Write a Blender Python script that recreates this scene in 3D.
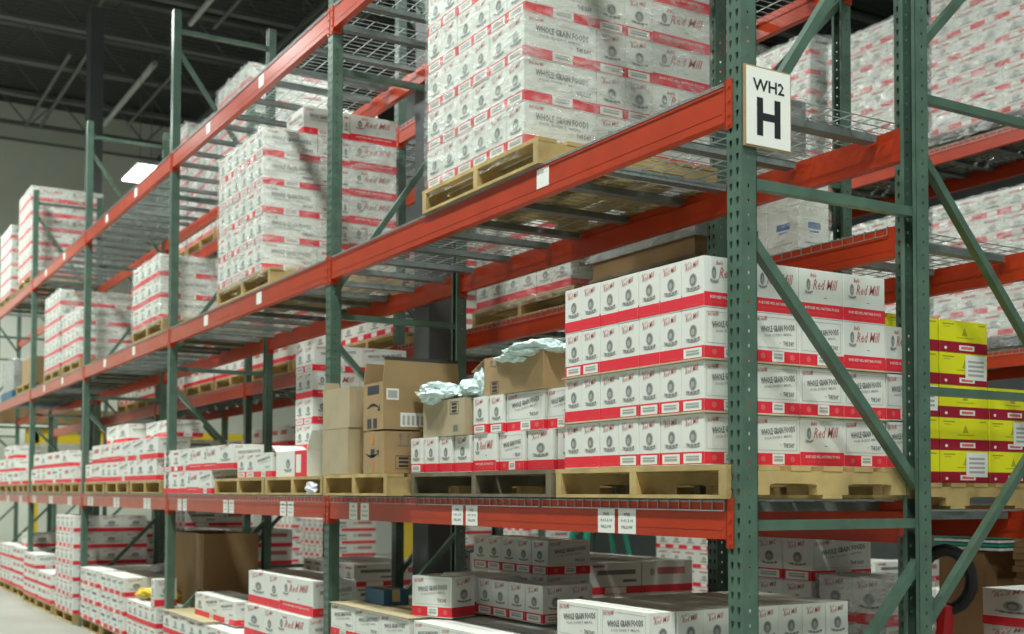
import bpy, math, random
from mathutils import Matrix, Vector, noise
random.seed(7)
D = bpy.data
for o in list(D.objects): D.objects.remove(o)
S = bpy.context.scene
COL = S.collection
# ------------------------------------------------------------------ camera
cam = D.cameras.new('camera'); co = D.objects.new('camera', cam); COL.objects.link(co); S.camera = co
cam.sensor_fit = 'HORIZONTAL'; cam.sensor_width = 36; cam.lens = 42.017; cam.shift_y = -0.13115
cam.shift_y = -cam.shift_y; cam.clip_end = 200
_a = Vector((-0.85923307, 0.51042031, 0.03449105)); _r = Vector((0.5108069, 0.85969072, 0.00285804)); _u = Vector((0.02819283, -0.02007399, 0.99940092))
co.matrix_world = Matrix(((_r.x, _u.x, -_a.x, 3.12295), (_r.y, _u.y, -_a.y, -2.77605), (_r.z, _u.z, -_a.z, 1.54741), (0, 0, 0, 1)))
cam.dof.use_dof = True; cam.dof.focus_distance = 5.0; cam.dof.aperture_fstop = 2.8
# ------------------------------------------------------------------ world, exposure
S.view_settings.view_transform = 'Standard'; S.view_settings.look = 'None'
S.view_settings.gamma = 1; S.view_settings.use_curve_mapping = False
S.view_settings.exposure = 0.06
W = D.worlds.new('world'); S.world = W; W.use_nodes = True
bg = W.node_tree.nodes['Background']; bg.inputs[0].default_value = (0.90, 1.0, 0.95, 1); bg.inputs[1].default_value = 0.22
LAMP = 285.0          # power of each high-bay fixture, W
LAMPCOL = (0.95, 1.0, 0.95)
# ------------------------------------------------------------------ sizes
BAY = 3.74; PW = 0.075; PD = 0.07; DEP = 0.95
Z1, Z2, Z3, TOP = 1.52, 2.99, 4.556, 5.86
R2Y = 1.25; R2D = 0.98; R2Z = (1.47, 2.70, 4.45)
R3Y = 5.66
ORD = ['first', 'second', 'third', 'fourth', 'fifth', 'sixth', 'seventh', 'eighth', 'ninth', 'tenth', 'eleventh', 'twelfth', 'thirteenth', 'fourteenth', 'fifteenth']
# ------------------------------------------------------------------ materials
def mat(name, col, rough=0.6, metal=0.0, noise_amt=0.0, scale=20.0, bump=0.0, spec=0.5, col2=None):
    m = D.materials.new(name); m.use_nodes = True; nt = m.node_tree; b = nt.nodes['Principled BSDF']
    b.inputs['Base Color'].default_value = (*col, 1); b.inputs['Roughness'].default_value = rough
    b.inputs['Metallic'].default_value = metal; b.inputs['Specular IOR Level'].default_value = spec
    if noise_amt or bump:
        tc = nt.nodes.new('ShaderNodeTexCoord'); n = nt.nodes.new('ShaderNodeTexNoise')
        n.inputs['Scale'].default_value = scale; n.inputs['Detail'].default_value = 5
        nt.links.new(tc.outputs['Object'], n.inputs['Vector'])
        if noise_amt:
            r = nt.nodes.new('ShaderNodeValToRGB')
            c2 = col2 or tuple(c * (1 - noise_amt) for c in col)
            r.color_ramp.elements[0].color = (*c2, 1); r.color_ramp.elements[0].position = 0.35
            r.color_ramp.elements[1].color = (*col, 1); r.color_ramp.elements[1].position = 0.62
            nt.links.new(n.outputs['Fac'], r.inputs[0]); nt.links.new(r.outputs[0], b.inputs['Base Color'])
        if bump:
            bp = nt.nodes.new('ShaderNodeBump'); bp.inputs['Strength'].default_value = bump; bp.inputs['Distance'].default_value = 0.01
            nt.links.new(n.outputs['Fac'], bp.inputs['Height']); nt.links.new(bp.outputs[0], b.inputs['Normal'])
    return m
M = dict(
 green=mat('green_painted_steel', (0.088, 0.158, 0.115), 0.32, 0, 0.25, 9, spec=0.6),
 darkgreen=mat('dark_green_painted_steel', (0.03, 0.075, 0.055), 0.4, 0, 0.2, 9),
 orange=mat('orange_painted_steel', (0.47, 0.042, 0.008), 0.30, 0, 0.14, 5, spec=0.5),
 bolt=mat('zinc_bolt', (0.35, 0.33, 0.3), 0.4, 0.8),
 zinc=mat('galvanised_wire', (0.42, 0.46, 0.44), 0.4, 0.6, 0.2, 30),
 channel=mat('galvanised_channel', (0.17, 0.20, 0.19), 0.42, 0.4, 0.25, 12),
 white=mat('white_printed_carton', (0.80, 0.82, 0.76), 0.55, 0, 0.05, 7, spec=0.3),
 red=mat('red_carton_ink', (0.80, 0.035, 0.055), 0.5, spec=0.3),
 script=mat('red_script_ink', (0.56, 0.19, 0.18), 0.6, spec=0.3),
 ink=mat('grey_carton_ink', (0.20, 0.205, 0.195), 0.6, spec=0.3),
 mid=mat('pale_grey_carton_ink', (0.42, 0.43, 0.40), 0.6, spec=0.3),
 pink=mat('pale_red_emblem_ink', (0.80, 0.14, 0.13), 0.6, spec=0.3),
 label=mat('white_sticker', (0.84, 0.86, 0.80), 0.5, spec=0.3),
 seam=mat('carton_seam', (0.42, 0.40, 0.34), 0.8),
 tan=mat('kraft_cardboard', (0.40, 0.27, 0.13), 0.75, 0, 0.12, 6),
 tan2=mat('pale_kraft_cardboard', (0.46, 0.38, 0.24), 0.75, 0, 0.12, 6),
 brown=mat('brown_kraft_cardboard', (0.27, 0.165, 0.07), 0.8, 0, 0.12, 4),
 darkcard=mat('dark_cardboard_edge', (0.05, 0.045, 0.04), 0.8),
 kraft=mat('kraft_sheet', (0.50, 0.42, 0.24), 0.75, 0, 0.1, 3),
 wood=mat('pallet_pine', (0.58, 0.42, 0.17), 0.75, 0, 0.35, 6, 0.2),
 wood2=mat('weathered_pallet_wood', (0.20, 0.165, 0.10), 0.8, 0, 0.4, 6, 0.2),
 yellow=mat('yellow_carton', (0.80, 0.78, 0.02), 0.5, spec=0.3),
 crimson=mat('crimson_carton_ink', (0.36, 0.012, 0.035), 0.5, spec=0.3),
 olive=mat('olive_carton_ink', (0.42, 0.40, 0.02), 0.6),
 plastic=mat('pale_blue_plastic_bag', (0.66, 0.82, 0.80), 0.25, 0, 0.15, 18, 0.6),
 clearbag=mat('clear_plastic_scrap', (0.72, 0.75, 0.78), 0.2, 0, 0.2, 20, 0.5),
 blackink=mat('black_sign_ink', (0.012, 0.014, 0.016), 0.5),
 navy=mat('navy_tape', (0.035, 0.04, 0.06), 0.5),
 orangelabel=mat('orange_label', (0.7, 0.22, 0.05), 0.5),
 concrete=mat('polished_concrete', (0.42, 0.44, 0.39), 0.28, 0, 0.18, 1.3),
 wallm=mat('painted_block_wall', (0.74, 0.78, 0.68), 0.8, 0, 0.06, 0.8),
 columnm=mat('grey_painted_column', (0.10, 0.115, 0.115), 0.5, 0, 0.1, 3),
 steel=mat('dark_roof_steel', (0.13, 0.14, 0.125), 0.6),
 pipe=mat('pale_conduit', (0.42, 0.45, 0.42), 0.4),
 teal=mat('green_fibreglass', (0.02, 0.30, 0.20), 0.45),
 jackred=mat('red_truck_paint', (0.55, 0.008, 0.012), 0.35),
 rubber=mat('black_rubber', (0.012, 0.012, 0.013), 0.5),
 bluebox=mat('blue_printed_box', (0.03, 0.12, 0.22), 0.5),
 bluelogo=mat('blue_ink', (0.06, 0.16, 0.35), 0.6),
 yellowpaint=mat('yellow_safety_paint', (0.75, 0.55, 0.02), 0.5),
 fixture=mat('fixture_housing', (0.5, 0.52, 0.5), 0.5),
 silver=mat('silver_grey_wrapped_stock', (0.34, 0.36, 0.34), 0.3, 0.1, 0.3, 8, 0.4),
)
def roofdeck():
    m = mat('ribbed_roof_deck', (0.035, 0.038, 0.036), 0.7); nt = m.node_tree; b = nt.nodes['Principled BSDF']
    tc = nt.nodes.new('ShaderNodeTexCoord'); w = nt.nodes.new('ShaderNodeTexWave'); w.bands_direction = 'X'; w.inputs['Scale'].default_value = 1.6
    bp = nt.nodes.new('ShaderNodeBump'); bp.inputs['Distance'].default_value = 0.06; bp.inputs['Strength'].default_value = 1
    nt.links.new(tc.outputs['Object'], w.inputs['Vector']); nt.links.new(w.outputs['Fac'], bp.inputs['Height']); nt.links.new(bp.outputs[0], b.inputs['Normal'])
    return m
M['roof'] = roofdeck()
def filmmat(name='stretch_film', lo=.08, hi=.5):
    m = D.materials.new(name); m.use_nodes = True; nt = m.node_tree; nt.nodes.clear()
    N = nt.nodes.new; L = nt.links.new
    out = N('ShaderNodeOutputMaterial'); mx = N('ShaderNodeMixShader'); tr = N('ShaderNodeBsdfTransparent'); pr = N('ShaderNodeBsdfPrincipled')
    tr.inputs[0].default_value = (0.97, 0.98, 0.97, 1)
    pr.inputs['Base Color'].default_value = (0.80, 0.83, 0.82, 1); pr.inputs['Roughness'].default_value = 0.16; pr.inputs['Specular IOR Level'].default_value = 0.9
    tc = N('ShaderNodeTexCoord'); mp = N('ShaderNodeMapping'); mp.inputs['Scale'].default_value = (3, 3, 9)
    n = N('ShaderNodeTexNoise'); n.inputs['Scale'].default_value = 2.2; n.inputs['Detail'].default_value = 6; n.inputs['Distortion'].default_value = 1.2
    bp = N('ShaderNodeBump'); bp.inputs['Strength'].default_value = 0.9; bp.inputs['Distance'].default_value = 0.03
    r = N('ShaderNodeMapRange'); r.inputs[1].default_value = 0.42; r.inputs[2].default_value = 0.72; r.inputs[3].default_value = lo; r.inputs[4].default_value = hi
    L(tc.outputs['Object'], mp.inputs[0]); L(mp.outputs[0], n.inputs['Vector']); L(n.outputs['Fac'], bp.inputs['Height']); L(bp.outputs[0], pr.inputs['Normal'])
    L(n.outputs['Fac'], r.inputs[0]); L(r.outputs[0], mx.inputs[0]); L(tr.outputs[0], mx.inputs[1]); L(pr.outputs[0], mx.inputs[2]); L(mx.outputs[0], out.inputs[0])
    return m
M['film'] = filmmat(); M['film2'] = filmmat('cloudy_stretch_film', .20, .58)
def emit(name, col, s):
    m = D.materials.new(name); m.use_nodes = True; b = m.node_tree.nodes['Principled BSDF']
    b.inputs['Base Color'].default_value = (0.9, 0.9, 0.9, 1); b.inputs['Emission Color'].default_value = (*col, 1); b.inputs['Emission Strength'].default_value = s
    return m
M['lamp'] = emit('lit_lamp_lens', (0.93, 1.0, 0.93), 9.0)
# ------------------------------------------------------------------ mesh collector
class MB:
    def __init__(s): s.v = []; s.f = []; s.m = []; s.ms = []
    def mi(s, m):
        if m not in s.ms: s.ms.append(m)
        return s.ms.index(m)
    def poly(s, pts, m):
        n = len(s.v); s.v += [tuple(p) for p in pts]; s.f.append(tuple(range(n, n + len(pts)))); s.m.append(s.mi(m))
    def raw(s, vs, fs, m):
        n = len(s.v); s.v += [tuple(p) for p in vs]; k = s.mi(m)
        for f in fs: s.f.append(tuple(i + n for i in f)); s.m.append(k)
    def box(s, x0, y0, z0, x1, y1, z1, m, T=None):
        p = [Vector(q) for q in ((x0,y0,z0),(x1,y0,z0),(x1,y1,z0),(x0,y1,z0),(x0,y0,z1),(x1,y0,z1),(x1,y1,z1),(x0,y1,z1))]
        if T: p = [T @ q for q in p]
        s.raw(p, ((0,3,2,1),(4,5,6,7),(0,1,5,4),(1,2,6,5),(2,3,7,6),(3,0,4,7)), m)
    def bar(s, a, b, w, h, m, up=(0, 0, 1)):
        a = Vector(a); b = Vector(b); d = (b - a).normalized(); u = Vector(up)
        if abs(d.dot(u)) > .97: u = Vector((1, 0, 0))
        r = d.cross(u).normalized() * w / 2; t = r.cross(d).normalized() * h / 2
        p = [a - r - t, a + r - t, a + r + t, a - r + t, b - r - t, b + r - t, b + r + t, b - r + t]
        s.raw(p, ((0,1,2,3),(7,6,5,4),(0,4,5,1),(1,5,6,2),(2,6,7,3),(3,7,4,0)), m)
    def tube(s, pts, r, m, n=8, close=False):
        pts = [Vector(p) for p in pts]; vs = []; fs = []
        flat = len(pts) > 6 and all(abs((pts[i+1] - pts[i]).normalized().y) < .9 for i in range(len(pts) - 1))
        for i, p in enumerate(pts):
            d = (pts[min(i + 1, len(pts) - 1)] - pts[max(i - 1, 0)]).normalized()
            u = Vector((0, 1, 0)) if flat else (Vector((0, 0, 1)) if abs(d.z) < .9 else Vector((1, 0, 0)))
            a = d.cross(u).normalized(); b = a.cross(d)
            rr = r[i] if isinstance(r, (list, tuple)) else r
            vs += [p + (a * math.cos(2 * math.pi * k / n) + b * math.sin(2 * math.pi * k / n)) * rr for k in range(n)]
        for i in range(len(pts) - 1):
            for k in range(n): fs.append((i*n+k, i*n+(k+1) % n, (i+1)*n+(k+1) % n, (i+1)*n+k))
        fs.append(tuple(range(n))[::-1]); fs.append(tuple(range((len(pts)-1)*n, len(pts)*n)))
        s.raw(vs, fs, m)
    def mesh(s, name):
        me = D.meshes.new(name); me.from_pydata(s.v, [], s.f)
        for m in s.ms: me.materials.append(M[m])
        me.polygons.foreach_set('material_index', s.m); me.update(); return me
    def build(s, name, parent=None, loc=None, rz=0): return link(name, s.mesh(name), parent, loc, rz)
def link(name, me, parent=None, loc=None, rz=0):
    o = D.objects.new(name, me); COL.objects.link(o)
    if parent: o.parent = parent
    if loc: o.location = loc
    if rz: o.rotation_euler.z = rz
    return o
def tag(o, label=None, cat=None, group=None, kind=None):
    if label: o['label'] = label
    if cat: o['category'] = cat
    if group: o['group'] = group
    if kind: o['kind'] = kind
    return o
def empty(name, loc, label, cat, group=None, rz=0):
    o = link(name, None, None, loc, rz); o.empty_display_size = 0.05
    return tag(o, label, cat, group)
def copy_tree(src, loc, label, group=None, rz=None):
    c = src.copy(); COL.objects.link(c); c.location = loc; c['label'] = label
    if rz is not None: c.rotation_euler.z = rz
    if group: c['group'] = group
    for ch in src.children:
        d = ch.copy(); COL.objects.link(d); d.parent = c
        for g in ch.children:
            e = g.copy(); COL.objects.link(e); e.parent = d
    return c
# ------------------------------------------------------------------ lettering
_tx = {}
def glyphs(text, shear=0.0, bold=0.0):
    k = (text, shear, bold)
    if k in _tx: return _tx[k]
    cu = D.curves.new('t', 'FONT'); cu.body = text; cu.size = 1; cu.shear = shear; cu.offset = bold; cu.resolution_u = 1; cu.fill_mode = 'FRONT'
    o = D.objects.new('t', cu); COL.objects.link(o); bpy.context.view_layer.update()
    me = o.evaluated_get(bpy.context.evaluated_depsgraph_get()).to_mesh()
    vs = [(v.co.x, v.co.y) for v in me.vertices]; fs = [tuple(p.vertices) for p in me.polygons]
    x0 = min(v[0] for v in vs); x1 = max(v[0] for v in vs); y0 = min(v[1] for v in vs); y1 = max(v[1] for v in vs)
    vs = [((v[0] - x0) / (x1 - x0), (v[1] - y0) / (y1 - y0)) for v in vs]
    o.to_mesh_clear(); D.objects.remove(o); D.curves.remove(cu)
    _tx[k] = (vs, fs); return _tx[k]
class Face:      # drawing on a flat face: u right, v up, in metres
    def __init__(s, mb, o, u, v, n, W, H):
        s.mb, s.o, s.u, s.v, s.n, s.W, s.H = mb, Vector(o), Vector(u), Vector(v), Vector(n), W, H
    def P(s, a, b, e=1): return s.o + s.u * (a * s.W) + s.v * (b * s.H) + s.n * (0.0006 * e)
    def rect(s, a0, b0, a1, b1, m, e=1): s.mb.poly([s.P(a0, b0, e), s.P(a1, b0, e), s.P(a1, b1, e), s.P(a0, b1, e)], m)
    def text(s, t, a0, b0, a1, b1, m, shear=0, bold=0.02, e=2, rot=0.0):
        vs, fs = glyphs(t, shear, bold); o = []
        for x, y in vs:
            X = x * (a1 - a0) * s.W; Y = y * (b1 - b0) * s.H
            o.append(s.o + s.u * (a0 * s.W + X * math.cos(rot) - Y * math.sin(rot)) + s.v * (b0 * s.H + X * math.sin(rot) + Y * math.cos(rot)) + s.n * (0.0006 * e))
        s.mb.raw(o, fs, m)
    def disc(s, a, b, ra, rb, m, e=1, n=12):
        s.mb.poly([s.P(a + ra * math.cos(2*math.pi*k/n), b + rb * math.sin(2*math.pi*k/n), e) for k in range(n)], m)
    def frame(s, a0, b0, a1, b1, t, m, e=1):
        tu = t / s.W; tv = t / s.H
        s.rect(a0, b0, a1, b0 + tv, m, e); s.rect(a0, b1 - tv, a1, b1, m, e); s.rect(a0, b0, a0 + tu, b1, m, e); s.rect(a1 - tu, b0, a1, b1, m, e)
def emblem(F, a, b, ra, rb):       # printed oval portrait badge over a ribbon; ra, rb as fractions of the face
    F.disc(a, b, ra, rb, 'mid', 1, 14); F.disc(a, b + rb * .05, ra * .70, rb * .80, 'ink', 2, 12); F.disc(a, b - rb * .12, ra * .46, rb * .52, 'mid', 3, 10)
    n = 8; up = []; lo = []
    for k in range(n + 1):
        t = 2.0 * k / n - 1; x = a + t * ra * 1.75; y = b - rb * 1.12 + t * t * rb * .22
        up.append(F.P(x, y, 4)); lo.append(F.P(x, y - rb * .34, 4))
    for k in range(n): F.mb.poly([lo[k], lo[k+1], up[k+1], up[k]], 'ink' if k % 2 else 'mid')
def barcode(F, a0, b0, a1, b1):
    F.rect(a0, b0, a1, b1, 'label', 2)
    F.rect(a0 + (a1-a0)*.14, b0 + (b1-b0)*.62, a1 - (a1-a0)*.14, b0 + (b1-b0)*.78, 'mid', 3)
    F.rect(a0 + (a1-a0)*.14, b0 + (b1-b0)*.28, a1 - (a1-a0)*.14, b0 + (b1-b0)*.52, 'mid', 3)
def draw(F, kind, detail=True):
    W = F.W
    if kind in ('E', 'EL', 'EP'):
        if kind != 'EP':
            F.rect(0.0, 0.02, 1, 0.26, 'red', 1)
        if kind == 'EL': barcode(F, .10, .035, .90, .225)
        if kind == 'E' and detail: F.text('WHOLE GRAIN', .22, .05, .80, .085, 'pink', 0, 0, 2)
        if detail:
            F.text("Bob's", .16, .87, .44, .93, 'script', .3, .0, 2, .14); F.text('Red Mill', .20, .755, .80, .87, 'script', .4, .005, 2, .18)
        else: F.rect(.2, .78, .8, .9, 'script', 1)
        emblem(F, .52, .56, .17, .135)
    elif kind == 'WG':
        F.rect(0, .02, 1, .255, 'red', 1); F.frame(.05, .31, .94, .93, .0016, 'mid', 1)
        barcode(F, .40, .035, .66, .245)
        for c in (.20, .84): F.disc(c, .14, .055, .07, 'pink', 2, 5)
        F.text("Bob's Red Mill", .07, .83, .30, .93, 'script', .35, .02, 2, .1)
        rot = .10
        F.text('WHOLE GRAIN FOODS', .16, .60, .90, .735, 'ink', 0, .035, 2, rot)
        F.text('FOR EVERY MEAL', .24, .52, .84, .575, 'mid', 0, .02, 2, rot)
        F.text('OF', .55, .405, .60, .44, 'mid', 0, .0, 2); F.text('THE DAY', .64, .375, .88, .465, 'ink', 0, .03, 2)
    elif kind == 'WF':      # the flat, unslanted print of the bigger cartons
        F.rect(0, .02, 1, .255, 'red', 1)
        barcode(F, .38, .035, .66, .245)
        for c in (.19, .82): F.disc(c, .14, .055, .07, 'pink', 2, 5)
        F.text("Bob's Red Mill", .06, .86, .26, .95, 'script', .35, .02, 2)
        F.text('WHOLE GRAIN FOODS', .15, .62, .88, .78, 'ink', 0, .03, 2)
        F.text('FOR EVERY MEAL', .20, .52, .78, .585, 'mid', 0, .02, 2)
        F.text('OF', .62, .385, .66, .43, 'mid', 0, 0, 2); F.text('THE DAY', .71, .36, .92, .46, 'ink', 0, .03, 2)
    elif kind == 'RM':
        F.rect(0, .02, 1, .30, 'red', 1)
        F.text("BOB'S RED MILL NATURAL FOODS", .12, .175, .90, .235, 'label', 0, .01, 2); F.text('THE WORLD THROUGH WHOLE GRAINS', .16, .085, .84, .12, 'pink', 0, 0, 2)
        emblem(F, .20, .68, .05, .13)
        F.text("Bob's", .24, .84, .38, .93, 'script', .3, .03, 2); F.text('Red Mill', .30, .58, .88, .80, 'script', .4, .01, 2, .05)
        F.rect(.55, .42, .62, .435, 'ink', 1)
    elif kind == 'Y':
        F.rect(0, 0.0, 1, .34, 'crimson', 1); F.rect(.40, .08, .72, .24, 'label', 2); F.rect(.44, .12, .68, .20, 'pink', 3)
        F.disc(.12, .13, .03, .05, 'label', 2, 8)
        F.mb.poly([F.P(.46, .54, 1), F.P(.58, .54, 1), F.P(.52, .80, 1)], 'olive'); F.rect(.34, .46, .70, .485, 'olive', 1)
        F.rect(.06, .86, .30, .90, 'olive', 1); F.rect(.82, .88, .95, .92, 'olive', 1); F.rect(.08, .79, .22, .81, 'olive', 1)
    elif kind == 'YL':
        draw(F, 'Y'); F.rect(.52, .18, .97, .95, 'label', 4)
        for i in range(4): F.rect(.58, .72 - i * .14, .91, .79 - i * .14, 'mid', 5)
    elif kind == 'B':      # plain wrapped stock with a blue oval print
        F.rect(.30, .52, .72, .66, 'bluelogo', 1); F.rect(.36, .44, .66, .48, 'bluelogo', 1); F.rect(.2, .2, .8, .23, 'mid', 1)
_bm = {}
def box_mesh(w, d, h, front, right, top='seam', base='white'):
    k = (round(w, 3), round(d, 3), round(h, 3), front, right, base)
    if k in _bm: return _bm[k]
    b = MB(); r = .0025
    # body: softened corners (chamfered vertical edges)
    pr = [(r,0),(w-r,0),(w,r),(w,d-r),(w-r,d),(r,d),(0,d-r),(0,r)]
    vs = [(x, y, .0) for x, y in pr] + [(x, y, h) for x, y in pr]
    b.raw(vs, [(i, (i+1) % 8, (i+1) % 8 + 8, i + 8) for i in range(8)] + [tuple(range(7, -1, -1)), tuple(range(8, 16))], base)
    draw(Face(b, (0,0,0), (1,0,0), (0,0,1), (0,-1,0), w, h), front); draw(Face(b, (w,0,0), (0,1,0), (0,0,1), (1,0,0), d, h), right)
    draw(Face(b, (w,d,0), (-1,0,0), (0,0,1), (0,1,0), w, h), front); draw(Face(b, (0,d,0), (0,-1,0), (0,0,1), (-1,0,0), d, h), right)
    T = Face(b, (0,0,h), (1,0,0), (0,1,0), (0,0,1), w, d)
    if d > w: T.rect(.485, 0, .515, 1, 'seam', 1)
    else: T.rect(0, .485, 1, .515, 'seam', 1)
    _bm[k] = b.mesh('carton'); return _bm[k]
KEEP = set(i_ for a_, b_ in [(1,44),(46,46),(48,48),(50,50),(52,52),(54,54),(56,56),(58,62),(66,66),(68,71),(73,79),(83,84),(86,87),(89,90),(92,94),(96,97),(100,103),(105,113),(121,121),(123,123),(126,126),(132,132),(136,136),(138,145),(147,174),(178,180),(183,183),(193,193),(195,197),(202,204),(206,206),(208,208),(210,211),(213,213),(215,226),(228,229),(231,232),(234,238),(240,242),(246,247),(251,253),(256,256),(261,261),(266,266),(271,271),(276,276),(280,281),(286,286),(291,291),(295,296),(301,301),(306,306),(310,311),(315,316),(320,321),(325,326),(341,341),(346,346),(387,399),(401,401),(417,418),(428,437),(439,439),(444,448),(457,457),(459,459),(461,461),(485,485),(503,511),(522,522),(525,525),(542,543),(545,545),(549,549),(551,551),(555,557),(559,559),(568,568),(573,573),(577,577),(579,579),(582,582),(596,596),(602,602),(608,608),(614,614),(618,620),(624,626),(630,632),(650,650),(664,664),(684,684),(703,708),(731,734),(747,748),(750,751),(759,759),(761,762),(776,776),(780,780)] for i_ in range(a_, b_ + 1))      # running numbers of the 296 white cartons that show largest in the photo's view
STUFF = MB(); nbox = [0]; CART = {}; IDX = {}
def stuff_box(x, y, z, w, d, h, front, right, base='white'):
    STUFF.box(x, y, z, x + w, y + d, z + h, base)
    for F, kd in ((Face(STUFF, (x,y,z), (1,0,0), (0,0,1), (0,-1,0), w, h), front), (Face(STUFF, (x+w,y,z), (0,1,0), (0,0,1), (1,0,0), d, h), right)):
        if kd in ('Y', 'YL', 'B'): draw(F, kd); continue
        F.rect(0, .02, 1, .25, 'red', 1)
        if kd in ('EL', 'WF', 'WG'): F.rect(.3, .04, .7, .23, 'label', 2)
        if kd[0] == 'E': F.disc(.52, .54, .17, .13, 'mid', 1, 8); F.rect(.25, .36, .8, .41, 'ink', 2); F.rect(.2, .78, .8, .87, 'script', 1)
        elif kd == 'RM': F.rect(.3, .58, .85, .8, 'script', 1); F.disc(.2, .66, .05, .12, 'mid', 1, 8)
        else: F.rect(.16, .62, .88, .76, 'ink', 1); F.rect(.64, .38, .9, .46, 'ink', 1); F.rect(.08, .85, .3, .93, 'script', 1)
def carton(x, y, z, w, d, h, front, right, label, group, rz=0, base='white', cat='carton', tilt=None):
    nbox[0] += 1
    if KEEP and base == 'white' and nbox[0] not in KEEP: return stuff_box(x, y, z, w, d, h, front, right)
    o = link('carton', box_mesh(w, d, h, front, right, base=base), None, (x, y, z), rz)
    tag(o, label, cat, group); IDX[o.name] = nbox[0]
    if base == 'white': CART[o.name] = (x, y, z, w, d, h, front, right)
    return o
# ------------------------------------------------------------------ loads of cartons
def load(L, x1, y0, z0, nf, w, side, tiers, h, kf='E', wrap=False, full_top=False, top_missing=0, solo=True, base='white', kfun=None, sheets=(), adj='white'):
    """x1: right side, y0: aisle face; nf cartons of width w along the aisle face, side: list of (y length, x depth, kind)"""
    g = 0.002; grp = 'cartons of the ' + L
    zt = z0
    for t in range(tiers):
        if t in sheets:
            b = MB(); b.box(-nf*w - .01, -.008, 0, .012, sum(s[0] for s in side) + .01, .004, 'kraft')
            tag(b.build('slip_sheet', None, (x1, y0, zt)), 'kraft paper slip sheet under %s tier of %s' % (ORD[t], L), 'slip sheet', 'slip sheets of the ' + L)
            zt += .0045
        tiername = 'top' if t == tiers - 1 else ('bottom' if t == 0 else ORD[t])
        y = y0
        for j, (dy, dx, kr) in enumerate(side):
            cols = nf if (j == 0 or (full_top and t == tiers - 1)) else 1
            n = 0; xx = x1
            wx = w if j == 0 else dx
            if cols > 1 and j > 0: cols = max(1, int(round(nf * w / dx)))
            for i in range(cols):
                if j == 0 and t == tiers - 1 and i >= nf - top_missing: continue
                xx = x1 - (i + 1) * wx
                k1, k2 = kf, kr
                if kfun: k1, k2 = kfun(t, i, j, k1, k2)
                jx, jy = random.uniform(-.0008, .0008), random.uniform(-.003, .003) * (1 if j == 0 else 0.3)
                if not solo:
                    stuff_box(xx + g/2, y + g/2 + jy, zt, wx - g, dy - g, h - g, k1, k2, base)
                    continue
                if i == 0 and j > 0: lb = '%s carton, %s tier, %s along side of %s' % (adj, tiername, ORD[j], L)
                elif j == 0 and i == 0: lb = '%s carton, %s tier, front corner of %s' % (adj, tiername, L)
                elif j == 0: lb = '%s carton, %s tier, %s from right, front of %s' % (adj, tiername, ORD[i], L)
                else: lb = '%s carton, top, %s row back, %s from right, %s' % (adj, ORD[j], ORD[i], L)
                carton(xx + g/2 + jx, y + g/2 + jy, zt, wx - g, dy - g, h - g, k1, k2, lb, grp, base=base)
            y += dy
        zt += h
    tot = sum(s[0] for s in side)
    if wrap: film(L, x1 - nf*w, x1, y0, y0 + tot, z0 - .05, zt)
    return zt
FILMS = []
def film(*a, **k): FILMS.append((a, k))      # wraps go on last, over the finished stacks
def make_film(L, xa, xb, ya, yb, za, zb, amp=.012, m_='film'):
    b = MB(); e = .010; n = 22; m = max(6, int((zb - za) / .05))
    pts = []
    r = .02
    for k in range(n): pts.append((xa + (xb - xa) * k / n, ya, 0, -1))
    for k in range(n): pts.append((xb, ya + (yb - ya) * k / n, 1, 0))
    for k in range(n): pts.append((xb - (xb - xa) * k / n, yb, 0, 1))
    for k in range(n): pts.append((xa, yb - (yb - ya) * k / n, -1, 0))
    N = len(pts); vs = []; fs = []
    for j in range(m + 1):
        z = za + (zb + .006 - za) * j / m
        for k, (x, y, nx, ny) in enumerate(pts):
            if k % n == 0: nx, ny = {0: (-.7, -.7), 1: (.7, -.7), 2: (.7, .7), 3: (-.7, .7)}[k // n]
            q = e + amp * abs(noise.noise(Vector((x * 7 + z * 3, y * 7 - z * 2, z * 9)))) * 1.6
            vs.append((x + nx * q, y + ny * q, z))
    for j in range(m):
        for k in range(N): fs.append((j*N+k, j*N+(k+1) % N, (j+1)*N+(k+1) % N, (j+1)*N+k))
    c = len(vs); vs.append(((xa + xb) / 2, (ya + yb) / 2, zb + .012))
    for k in range(N): fs.append((m*N+k, m*N+(k+1) % N, c))
    b.raw(vs, fs, m_); o = b.build('stretch_wrap')
    for p in o.data.polygons: p.use_smooth = True
    tag(o, 'shiny stretch wrap around the ' + L, 'stretch wrap')
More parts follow.
